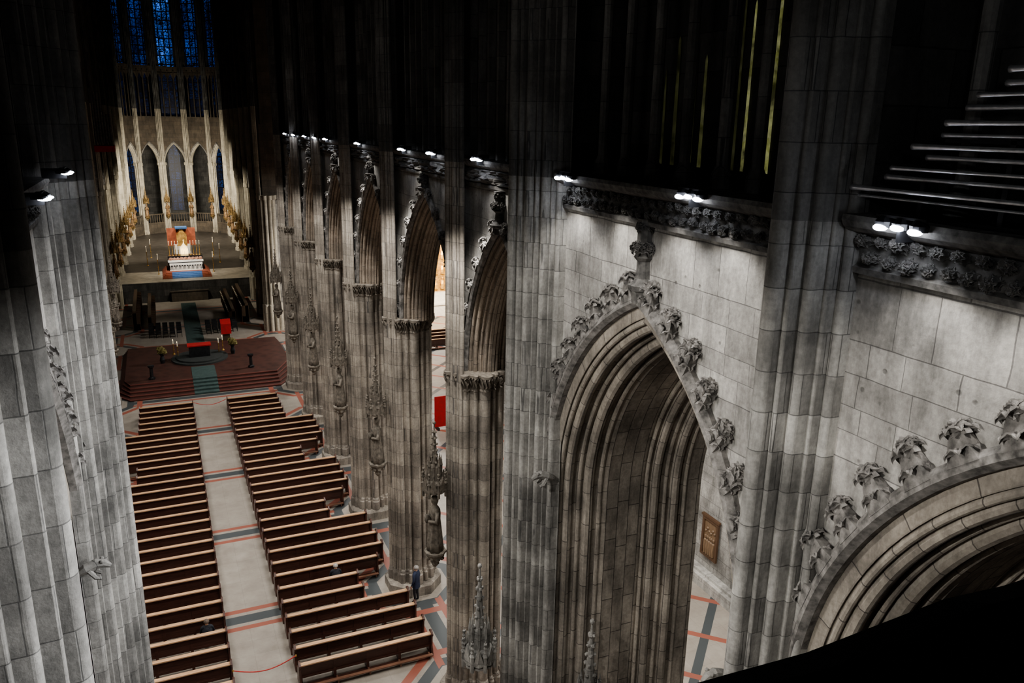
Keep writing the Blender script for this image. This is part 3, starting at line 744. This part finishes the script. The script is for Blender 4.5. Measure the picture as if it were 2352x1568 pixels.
for p in ((3.5,68.6,ZP+.12),(.0,69.9,ZP),(3.9,69.9,ZP)): clone(c0,p)
rt=root('chair',(0,0,ZP),'black upholstered chair in a choir row','chair','rows of black chairs')
B().box(-.22,.22,-.22,.22,.42,.48).mk('seat',M['blackm'],parent=rt)
B().box(-.22,.22,.18,.22,.55,.95).mk('backrest',M['blackm'],parent=rt)
for sx in (-.2,.2):
    for sy in (-.2,.2): B().box(sx-.015,sx+.015,sy-.015,sy+.015,0,.42 if sy<0 else .95).mk('leg',M['blackm'],parent=rt)
first=True
for r in range(3):
    for k in range(5):
        for s in (-1,1):
            x=1.95+s*(1.3+.6*k); y=78.2+.95*r+.1*k
            if first: rt.location=(x,y,0.0); first=False
            else: clone(rt,(x,y,0.0))
o=B().box(1.2,2.7,73.2,93,0.0,.02).mk('carpet',M['teal']); o['label']='long green carpet runner between the choir stalls'; o['category']='carpet'
for sd in (-1,1):
    for t in range(2):
        x=2.0+sd*(3.7+t*1.3); rt=root('choir_stall',(x,82,0),'dark oak choir stall bench with pale ledge','choir stall','choir stalls')
        b=B(); b.box(-.3,.3,0,11,0,.3+.3*t); b.box(.0 if sd>0 else -.3,.3 if sd>0 else 0,0,11,.3+.3*t,1.4+.5*t)
        for k in range(14): b.box(-.35,.35,k*.8,k*.8+.06,0,1.2+.5*t)
        b.mk('bench',M['oak'],parent=rt)
        B().box(-.36,-.25,0,11,1.1+.5*t,1.14+.5*t).mk('ledge',M['choir'],parent=rt)
# presbytery
ZQ=2.2
XA=2.25
YP=94.5
q=B().box(-6,10.4,YP,101.5,0,ZQ)
mk('floor',q.V,q.F,plain('presbytery_marble',(.38,.34,.28),.35,0,.35,1.5),kind='structure')
q=B().box(-6,10.4,101.5,150,0,ZQ)
mk('floor',q.V,q.F,plain('shaded_presbytery_marble',(.06,.052,.045),.5,0,.4,1.5),kind='structure')  # same floor behind the altar, its shade painted as a darker tone
o=B().box(-6,10.4,YP-.12,YP,0,ZQ+.02).mk('trim_%d'%TR[0],M['dark'],kind='structure'); TR[0]+=1
rt=root('balustrade',(XA,YP-.2,0),'pale stone panel wall under the raised presbytery','balustrade')
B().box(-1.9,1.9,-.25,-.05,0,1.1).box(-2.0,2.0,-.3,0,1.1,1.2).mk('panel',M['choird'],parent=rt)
rt=root('altar_steps',(XA,96.3,ZQ),'carpeted altar steps in blue with orange-red borders','steps')
for i in range(4): B().box(-2.6+i*.12,2.6-i*.12,i*.4,6,.12*i,.12*(i+1)).mk('step',M['rust'],parent=rt)
b=B()
for i in range(4): b.box(-1.6,1.6,i*.4-.01,i*.4+.4,.12*i,.12*(i+1)+.01)
b.mk('carpet',M['blue'],parent=rt)
rt=root('high_altar',(XA,99.3,ZQ+.48),'black marble high altar with white arcaded front','altar')
B().box(-1.8,1.8,-.6,.8,0,.95).box(-1.95,1.95,-.75,.9,.95,1.12).box(-1.9,1.9,.6,2.0,0,1.5).mk('block',M['black'],parent=rt)
b=B()
for i in range(13):
    x=-1.68+i*.28; b.lathe([(.06,0),(.045,.06),(.045,.55),(.08,.66)],6,(x,-.68))
    if i<12: b.box(x+.1,x+.18,-.66,-.62,0.05,.5)
b.box(-1.78,1.78,-.74,-.62,.64,.9).box(-1.78,1.78,-.74,-.62,0,.1)
b.mk('arcade',M['white'],parent=rt)
B().box(-1.9,1.9,-.74,.0,1.12,1.16).box(-1.9,1.9,-.77,-.75,1.0,1.16).mk('altar_cloth',M['white'],parent=rt)
rt=root('flower_arrangement',(XA,99.2,ZQ+1.64),'row of red and white flowers along the altar top','flowers')
b=B()
for k in range(9): b.leafball((-1.6+.4*k,.0,.14),.17,(1.3,.8,1),9,12,8)
b.mk('bouquet',plain('altar_flowers',(.4,.22,.15),.8,0,.8,14),parent=rt)
rt=root('shrine',(XA,102.4,ZQ),'gilded house-shaped reliquary shrine glowing on a pedestal','shrine')
B().box(-.9,.9,-.6,.6,0,1.8).mk('pedestal',M['white'],parent=rt)
def house(w,d,z0,z1,z2): 
    return B().loft([[(-w,-d,z0),(w,-d,z0),(w,-d,z1),(0,-d,z2),(-w,-d,z1)],[(-w,d,z0),(w,d,z0),(w,d,z1),(0,d,z2),(-w,d,z1)]])
b=house(.42,.6,1.8,2.5,3.1); 
for k in range(5): b.ball((-.36+.18*k,-.65,2.2+.5*(1-abs(k-2)/2)),.1,6,4)
for k in range(5): b.lathe([(.06,1.8),(.08,2.1),(.06,2.35),(.03,2.4),(.05,2.48),(.01,2.55)],6,(-.36+.18*k,-.68))
b.lathe([(.08,3.05),(.03,3.3),(.06,3.4),(.01,3.6)],6); b.mk('reliquary',plain('glowing_gold',(1,.75,.4),.4,.3,.4,4,(1,.75,.4),2.0),parent=rt)
rt=root('shrine',(XA,110,ZQ),'tall gilded shrine canopy with red hangings and blue roof','shrine')
B().box(-1.0,1.0,-1,1,0,1.8).mk('base',M['white'],parent=rt)
B().box(-1.7,1.7,.9,1.0,1.6,3.9).mk('hanging',M['rust'],parent=rt)
house(.6,.9,1.8,3.2,4.0).mk('reliquary',M['golde'],parent=rt)
B().box(-.7,.7,-1.2,.9,4.0,4.12).mk('roof',M['blue'],parent=rt)
c1_=cstick(XA-3,99.6,ZQ,2.3,'tall lit candle on gilt candlestick beside the high altar','high altar candles')
for k in range(-4,5):
    if k==0: continue
    clone(c1_,(XA+k*.33+(0.35 if k>0 else -.35),100.6,ZQ+1.98),scale=(1,1,.7))
for p in ((XA+3,99.6),(XA-4.2,106),(XA+4.2,106),(XA-3.8,112),(XA+3.8,112)): clone(c1_,(p[0],p[1],ZQ))

OUTC=lobed([(.55*math.cos(k*pi/5),.55*math.sin(k*pi/5),.13) for k in range(10)],.42,80)
def choir_pier(x,y,rz,sc=1):
    rt=root('choir_pier',(x,y,0),'pale clustered choir pier soaring toward the vault','pier','choir piers',rz)
    B().loft([[(a*1.25*sc,b_*1.25*sc,z) for a,b_ in OUTC] for z in (0,2.6)]).mk('base',M['choir'],parent=rt)
    b=B(); b.loft([[(a*sc,b_*sc,z) for a,b_ in OUTC] for z in (2.6,12.6)]); b.loft([[(a*1.2*sc,b_*1.2*sc,z) for a,b_ in OUTC] for z in (12.6,13)])
    b.mk('shaft',M['choir'],parent=rt)
    vs=((.68,0,.11),(.6,.22,.08),(.6,-.22,.08),(.5,.38,.06),(.5,-.38,.06))
    b=B()
    for dx,dy,r in vs: b.lathe([(r,2.6),(r,21)],8,(-dx*sc,dy))
    b.mk('vault_shaft',M['choir'],parent=rt)
    b=B()
    for dx,dy,r in vs: b.lathe([(r,21),(r,42)],8,(-dx*sc,dy))
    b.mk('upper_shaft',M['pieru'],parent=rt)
SC=statue('gilded and painted apostle statue under a spired canopy on choir pier',M['statp'],M['statg'],'apostles of the choir')
sfirst=[True]
def put_statue(x,y,r):
    if sfirst[0]: SC.location=(x,y,5.0); SC.rotation_euler=(0,0,r); SC.scale=(.95,)*3; sfirst[0]=False
    else: clone(SC,(x,y,5.0),r)
def screen_(P,ua,ub,h=3.0):
    o0=Vector(P((ua+ub)/2,.1,ZQ)); rt=root('choir_screen',o0,'dark traceried stone screen between choir piers','screen','choir screens')
    Q=lambda u,w,z: tuple(Vector(P(u,w,z))-o0); b=B()
    def bx(u0,u1,w0,w1,z0,z1):
        b.add([Q(u,w,z) for z in (z0,z1) for (u,w) in ((u0,w0),(u1,w0),(u1,w1),(u0,w1))],[(0,3,2,1),(4,5,6,7),(0,1,5,4),(1,2,6,5),(2,3,7,6),(3,0,4,7)])
    bx(ua,ub,.05,.12,ZQ,ZQ+h*.5); bx(ua,ub,.0,.2,ZQ+h*.5,ZQ+h*.56); bx(ua,ub,.0,.2,ZQ+h*.95,ZQ+h)
    n=7
    for i in range(n+1):
        u=ua+(ub-ua)*i/n; bx(u-.05,u+.05,.04,.14,ZQ,ZQ+h)
    b.mk('tracery',M['choird'],parent=rt)
RP=7.5; YA=130
def xa(y): return 2.25+.75*(y-100)/34
XB=xa(YA)
CY=[78.2+7.4*i for i in range(7)]+[YA]
for sd in (-1,1):
    for y in CY:
        choir_pier(xa(y)+sd*RP,y,0 if sd>0 else pi,1.15)
        if y>80: put_statue(xa(y)+sd*(RP-1.1),y,-pi/2 if sd>0 else pi/2)
    P=(lambda s:(lambda u,w,z:(xa(u)+s*(RP-.3+w),u,z)))(sd)
    b=B()
    for i in range(7):
        uc=(CY[i]+CY[i+1])/2
        full_arch(P,uc,3.1,5.2,12.5,12.5,[(0,0),(.1,-.12),(.25,-.15),(.35,-.3),(.6,-.35)],NH,M['choir'],'pointed choir arcade arch of pale stone',8,0,1,None,group='choir arcade arches')
        panel(b,P,CY[i],CY[i+1],uc,3.1,5.2,12.5,12.5,19.4,0,8)
        if i>=3: screen_(P,CY[i]+.9,CY[i+1]-.9)
    b.add([P(77.5,.1,19.4),P(130,.1,19.4),P(130,.1,43),P(77.5,.1,43)],[(0,1,2,3)])
    b.add([P(78.2,0,12.5),P(78.2,3,12.5),P(78.2,3,43),P(78.2,0,43)],[(0,1,2,3)])
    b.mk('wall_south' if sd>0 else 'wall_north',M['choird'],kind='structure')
    mk('wall_south' if sd>0 else 'wall_north',[P(80,6,0),P(132,6,0),P(132,6,19),P(80,6,19)],[(0,1,2,3)],M['dark'],kind='structure')
ang=[-75,-45,-15,15,45,75]
pp=[(XB+RP*math.sin(math.radians(a)),YA+RP*math.cos(math.radians(a))) for a in ang]
for (x,y),a in zip(pp,ang):
    r=math.radians(a); choir_pier(x,y,pi/2-r,.85)
    put_statue(x-.85*math.sin(r),y-.85*math.cos(r),-r)
cor=[(XB-RP,YA)]+pp+[(XB+RP,YA)]
for i in range(7):
    p0=Vector((*cor[i],0)); p1=Vector((*cor[i+1],0)); t=(p1-p0); Ln=t.length; t=t/Ln; nn=Vector((-t.y,t.x,0))
    if (nn.dot(Vector((XB,YA,0))-p0))>0: nn=-nn
    P=(lambda p0,t,nn:(lambda u,w,z:tuple(p0+t*u+nn*(w-.25)+Vector((0,0,z)))))(p0,t,nn)
    uc=Ln/2
    if Ln<2.5:
        mk('wall_east',[P(0,0,0),P(Ln,0,0),P(Ln,0,43),P(0,0,43)],[(0,1,2,3)],M['choird'],kind='structure'); continue
    a=Ln/2-.3
    full_arch(P,uc,a,4.2,12.7,12.7,[(0,0),(.1,-.1),(.25,-.12),(.35,-.2),(.6,-.22)],NH,M['choir'],'tall narrow pointed arch of the apse in pale stone',10,0,1,None,group='apse arches')
    screen_(P,.6,Ln-.6)
    b=B(); panel(b,P,0,Ln,uc,a,4.2,12.7,12.7,19.6,0,10)
    b.add([P(0,0,26.3),P(Ln,0,26.3),P(Ln,0,27.2),P(0,0,27.2)],[(0,1,2,3)])
    b.add([P(0,-.1,19.4),P(Ln,-.1,19.4),P(Ln,-.1,19.9),P(0,-.1,19.9)],[(0,1,2,3)])
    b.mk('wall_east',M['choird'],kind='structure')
    b=B()
    for k in range(5):
        u=.25+(Ln-.5)*k/4; v=Vector(P(u,-.05,0)); b.lathe([(.09,19.6),(.09,26.6)],6,(v.x,v.y))
    for k in range(4):
        ua=.25+(Ln-.5)*k/4; ub=.25+(Ln-.5)*(k+1)/4
        b.add([P(ua,0,25.2),P((ua+ub)/2,0,26.1),P(ub,0,25.2),P(ub,0,26.4),P(ua,0,26.4)],[(0,1,4),(1,3,4),(1,2,3)])
    b.mk('trim_%d'%TR[0],M['choird'],kind='structure'); TR[0]+=1
    mg=.78
    b=B()
    for k in range(3):
        u=mg+(Ln-2*mg)*k/2; v=Vector(P(u,.2,0)); b.lathe([(.09 if k!=1 else .06,27.2),(.09 if k!=1 else .06,42.5)],6,(v.x,v.y))
    b.mk('trim_%d'%TR[0],M['dark'],kind='structure'); TR[0]+=1
    b=B()
    for (ua,ub) in ((0,mg),(Ln-mg,Ln)):
        b.add([P(ua,.3,27.2),P(ub,.3,27.2),P(ub,.3,43),P(ua,.3,43)],[(0,1,2,3)])
        b.add([P(ub if ua==0 else ua,.3,27.2),P(ub if ua==0 else ua,.9,27.2),P(ub if ua==0 else ua,.9,43),P(ub if ua==0 else ua,.3,43)],[(0,1,2,3)])
    b.mk('wall_east',M['dark'],kind='structure')
    win_or_lit_strip([P(mg,.5,27.2),P(Ln-mg,.5,27.2),P(Ln-mg,.5,40),P(uc,.5,43),P(mg,.5,40)],M['gblue'] if i==3 else M['gblues'])
    win_or_lit_strip([P(.7,.7,19.9),P(Ln-.7,.7,19.9),P(Ln-.7,.7,26.3),P(.7,.7,26.3)],M['gblue2'])
    b=B(); b.add([P(-2.2,6,0),P(Ln+2.2,6,0),P(Ln+2.2,6,19),P(-2.2,6,19)],[(0,1,2,3)]); b.mk('wall_east',M['dark'],kind='structure')
    win_or_lit_strip([P(uc-.9,5.9,5),P(uc+.9,5.9,5),P(uc+.9,5.9,14),P(uc,5.9,16),P(uc-.9,5.9,14)],M['gblue3'])
rt=root('organ_gallery',(-3.9,76.5,17.0),'hanging organ gallery with red panelled front and dark pipes','organ')
B().box(-.6,.9,-.8,1.2,0,.5).mk('balcony',M['red'],parent=rt)
b=B()
for k in range(7): b.lathe([(.02,.5),(.1,.9),(.1,4+math.sin(k)*1.0)],8,(-.4+.2*k,-.5))
b.mk('organ_pipe',M['foli'],parent=rt)

# ------------------------------------------------------------ people
def fingers(vs,es,wr,palm,dirv,rt_):
    w=Vector(palm); d=Vector(dirv).normalized(); side=Vector(rt_)
    for k in range(4):
        st=w+side*(k-1.5)*.02; i0=len(vs); L=(.075,.085,.08,.06)[k]
        vs.append((tuple(st+d*.04),.009)); vs.append((tuple(st+d*(.04+L*.5)),.008)); vs.append((tuple(st+d*(.04+L)+Vector((0,0,-.01))),.007))
        es+= [(wr,i0),(i0,i0+1),(i0+1,i0+2)]
    i0=len(vs); vs.append((tuple(w-side*.045),.01)); vs.append((tuple(w-side*.05+d*.04),.008)); es+=[(wr,i0),(i0,i0+1)]
def person(loc,rz,seated,coat,hair,label):
    rt=root('person',loc,label,'person',None,rz)
    vs=[];es=[]
    def a(p,r,par=None):
        vs.append((p,r)); i=len(vs)-1
        if par is not None: es.append((par,i))
        return i
    if seated: H=.53; ln=-.12
    else: H=.95; ln=0
    pel=a((0,0,H),.15); ch=a((0,ln*.6,H+.3),.165,pel); nb=a((0,ln,H+.5),.1,ch); nk=a((0,ln-.01,H+.56),.06,nb)
    hd=a((0,ln-.03,H+.68),.095,nk); ht=a((0,ln-.02,H+.77),.07,hd); ns=a((0,ln-.13,H+.665),.014,hd)
    hands=[]
    for s in (-1,1):
        sh=a((s*.18,ln,H+.45),.075,nb)
        if seated:
            el=a((s*.24,ln-.08,H+.17),.052,sh); wr=a((s*.12,ln-.3,H+.12),.034,el); pm=a((s*.08,ln-.37,H+.1),.034,wr)
            fingers(vs,es,pm,(s*.08,ln-.37,H+.1),(-s*.4,-1,-.2),(0,.2,-1)); hands.append(Vector((s*.08,ln-.4,H+.1)))
            hp=a((s*.1,-.03,H-.01),.11,pel); kn=a((s*.13,-.43,H-.02),.075,hp); an=a((s*.13,-.42,.1),.045,kn); to=a((s*.14,-.58,.05),.04,an)
        else:
            el=a((s*.25,.02,H+.2),.055,sh); wr=a((s*.25,-.08,H-.05),.034,el); pm=a((s*.25,-.1,H-.12),.034,wr)
            fingers(vs,es,pm,(s*.25,-.1,H-.12),(0,-.2,-1),(0,1,0)); hands.append(Vector((s*.25,-.1,H-.16)))
            hp=a((s*.1,0,H-.05),.11,pel); kn=a((s*.12,-.03,.5),.07,hp); an=a((s*.12,.02,.09),.045,kn); to=a((s*.13,-.15,.045),.04,an)
    me=bpy.data.meshes.new('skel'); me.from_pydata([v[0] for v in vs],es,[]); me.update()
    ob=bpy.data.objects.new('skel',me); COL.objects.link(ob)
    md=ob.modifiers.new('s','SKIN'); sb=ob.modifiers.new('u','SUBSURF'); sb.levels=2
    for i,v in enumerate(vs): me.skin_vertices[0].data[i].radius=(v[1],v[1]*(.8 if i in(0,1) else 1)); me.skin_vertices[0].data[i].use_root=(i==0)
    dg=bpy.context.evaluated_depsgraph_get(); dg.update(); m2=bpy.data.meshes.new_from_object(ob.evaluated_get(dg))
    bpy.data.objects.remove(ob)
    m2.materials.clear()
    for x in (coat,M['skin'],M['trou'],M['blackm']): m2.materials.append(x)
    for p in m2.polygons:
        c=p.center; k=0
        if c.z>H+.57: k=1
        elif any((c-h).length<.1 for h in hands): k=1
        elif c.z<.09: k=3
        elif c.z<H-.02: k=2
        p.material_index=k; p.use_smooth=True
    o=bpy.data.objects.new('body',m2); COL.objects.link(o); o.parent=rt
    b=B(); rings=[]
    for t,r in ((-.1,.1),(.2,.112),(.6,.1),(.9,.07),(1.1,.02)):
        rings.append([(r*math.cos(2*pi*j/12),ln-.005+.02+r*math.sin(2*pi*j/12)*1.05,H+.68+t*.12) for j in range(12)])
    b.loft(rings).mk('hair',hair,parent=rt,smooth=True)
    rings=[]
    zs=((-.22 if not seated else -.06,.2,.16),(.0,.19,.15),(.2,.185,.15),(.4,.2,.14),(.49,.13,.11),(.53,.075,.075))
    for z,rx,ry in zs:
        rings.append([(rx*math.cos(2*pi*j/20),ln*max(0,z)/.5+ry*math.sin(2*pi*j/20),H+z) for j in range(20)])
    b=B(); b.loft(rings,False).mk('coat',coat,parent=rt,smooth=True)
    return rt
person((8.6,28.9,0),-pi*.75,False,M['coat'],M['hairg'],'person in dark navy coat standing beside a pier base')
def prow(t): return min((y for y,_,_ in rows),key=lambda y:abs(y-t))
person((5.6,prow(31)+.22,0),pi,True,M['coatk'],M['hairg'],'person in black coat sitting in a pew')
person((0.2,prow(28.6)+.22,0),pi,True,M['coatk'],M['hair'],'person in dark clothes sitting bowed in a pew')

# ------------------------------------------------------------ lights
def spot(loc,tgt,e,ang=100,bl=.5,col=(1,.97,.92),r=.15):
    L=bpy.data.lights.new('spot','SPOT'); L.energy=e; L.spot_size=math.radians(ang); L.spot_blend=bl; L.color=col; L.shadow_soft_size=r
    o=bpy.data.objects.new('spot_lamp',L); COL.objects.link(o); o.location=loc
    o.rotation_euler=(Vector(tgt)-Vector(loc)).to_track_quat('-Z','Y').to_euler()
def area(loc,tgt,e,sz,col=(1,1,1)):
    L=bpy.data.lights.new('area','AREA'); L.energy=e; L.size=sz; L.color=col
    o=bpy.data.objects.new('area_lamp',L); COL.objects.link(o); o.location=loc
    o.rotation_euler=(Vector(tgt)-Vector(loc)).to_track_quat('-Z','Y').to_euler()
W=(1,.97,.925)
ZL=ZC-.25
for y,e in ((13.5,1500),(10,1800),(4.5,2100)): spot((-1.15,y,ZL),(7.5,y+.8,11.0),e,84,.5,W,.08)
for y in (14.9,13,11.2,9.9,6.2,4.8): spot((7.5,y,ZC-.2),(8.1,y,15.5),130,100,.8,W,.1)
for y in (14.3,10.6,6.4): spot((7.35,y,ZL),(-1.5,y+1.5,10.0),2800,86,.4,(.97,.98,1),.08)
spot((7.2,2.5,ZL),(-1.5,8,10),3000,80,.5,(.97,.98,1),.08)
for y in (20.5,28,35,42,49,56):
    k=1 if y<40 else .85
    spot((7.6,y,ZL),(0.8,y+1,3),2500*k,106,.5,W)
    spot((-3.6,y,ZL),(3.3,y+1,3),2500*k,106,.5,W)
for y in (20,27,34,41.5,49): spot((7.9,y,ZC-.15),(8.35,y,15.5),80,110,.8,W,.1)
for (x,y) in ((3,4),(3,14),(3,30),(3,50)): 
    spot((x,y,21),(x+4.5,y+4,26),90,150,.8,W,.5)  # added unseen fill, faintly lifts the upper shafts
spot((2.5,1.5,20.8),(8.0,6,20.0),150,44,.6,(.9,.95,1),.1)  # added unseen lamp, brightens the organ pipes
for y in (24,34,46): area((15,y,11),(15.5,y,0),620,3,(1,.97,.92))
area((17.5,20,9),(18.5,25,0),600,2,(1,.97,.92)); area((15,8,10),(15,8,0),160,3,(1,.97,.92))
for y in (10,30,48): area((-10,y,11),(-10,y,0),150,3,(1,.97,.92))
area((20,68,14),(20,70,0),5000,4,(1,.97,.93)); area((25,72,8),(27,79,4),1800,2,(1,.8,.5))
WW=(1,.92,.76)
spot((XA,90,18),(XA,99.5,2.5),9000,22,.6,(1,.96,.9)); spot((XA,90,18),(XA,104,2),5000,46,.6,(1,.93,.82))
spot((XA-4,96,17),(XA+1,118,6),6500,56,.6,WW); spot((XA+4,96,17),(XA-1,118,6),6500,56,.6,WW)
area((XB,122,11),(XB,134,7),2400,3,WW)
for sd in (-1,1): spot((XA+sd*2,106,14),(XA+sd*7,120,5),7000,100,.6,WW); spot((XA-sd*4,88,17),(XA+sd*7,95,5),6500,66,.6,WW)
spot((XC,66,20),(XC,69,0),250,80,.6,(1,.93,.85))

w=bpy.data.worlds.new('w'); S.world=w; w.use_nodes=True; w.node_tree.nodes['Background'].inputs[0].default_value=(.5,.55,.7,1); w.node_tree.nodes['Background'].inputs[1].default_value=.002
# ------------------------------------------------------------ camera
f=1818.; cx,cy=1176,784
Yc=Vector(((345-cx)/f,(cy-265)/f,-1)).normalized()
Dn=Vector(((1052-cx)/f,(cy-7350)/f,-1)).normalized()
Zc=-(Dn-Dn.dot(Yc)*Yc).normalized(); Xc=Yc.cross(Zc)
R=Matrix((Xc,Yc,Zc))
cam=bpy.data.cameras.new('camera'); co=bpy.data.objects.new('camera',cam); COL.objects.link(co)
m=R.to_4x4(); m.translation=(0,0,20); co.matrix_world=m
cam.sensor_width=36; cam.lens=36*f/2352; cam.clip_end=400; cam.clip_start=.05
S.camera=co
S.view_settings.view_transform='AgX'
try: S.view_settings.look='AgX - Medium High Contrast'
except Exception: pass
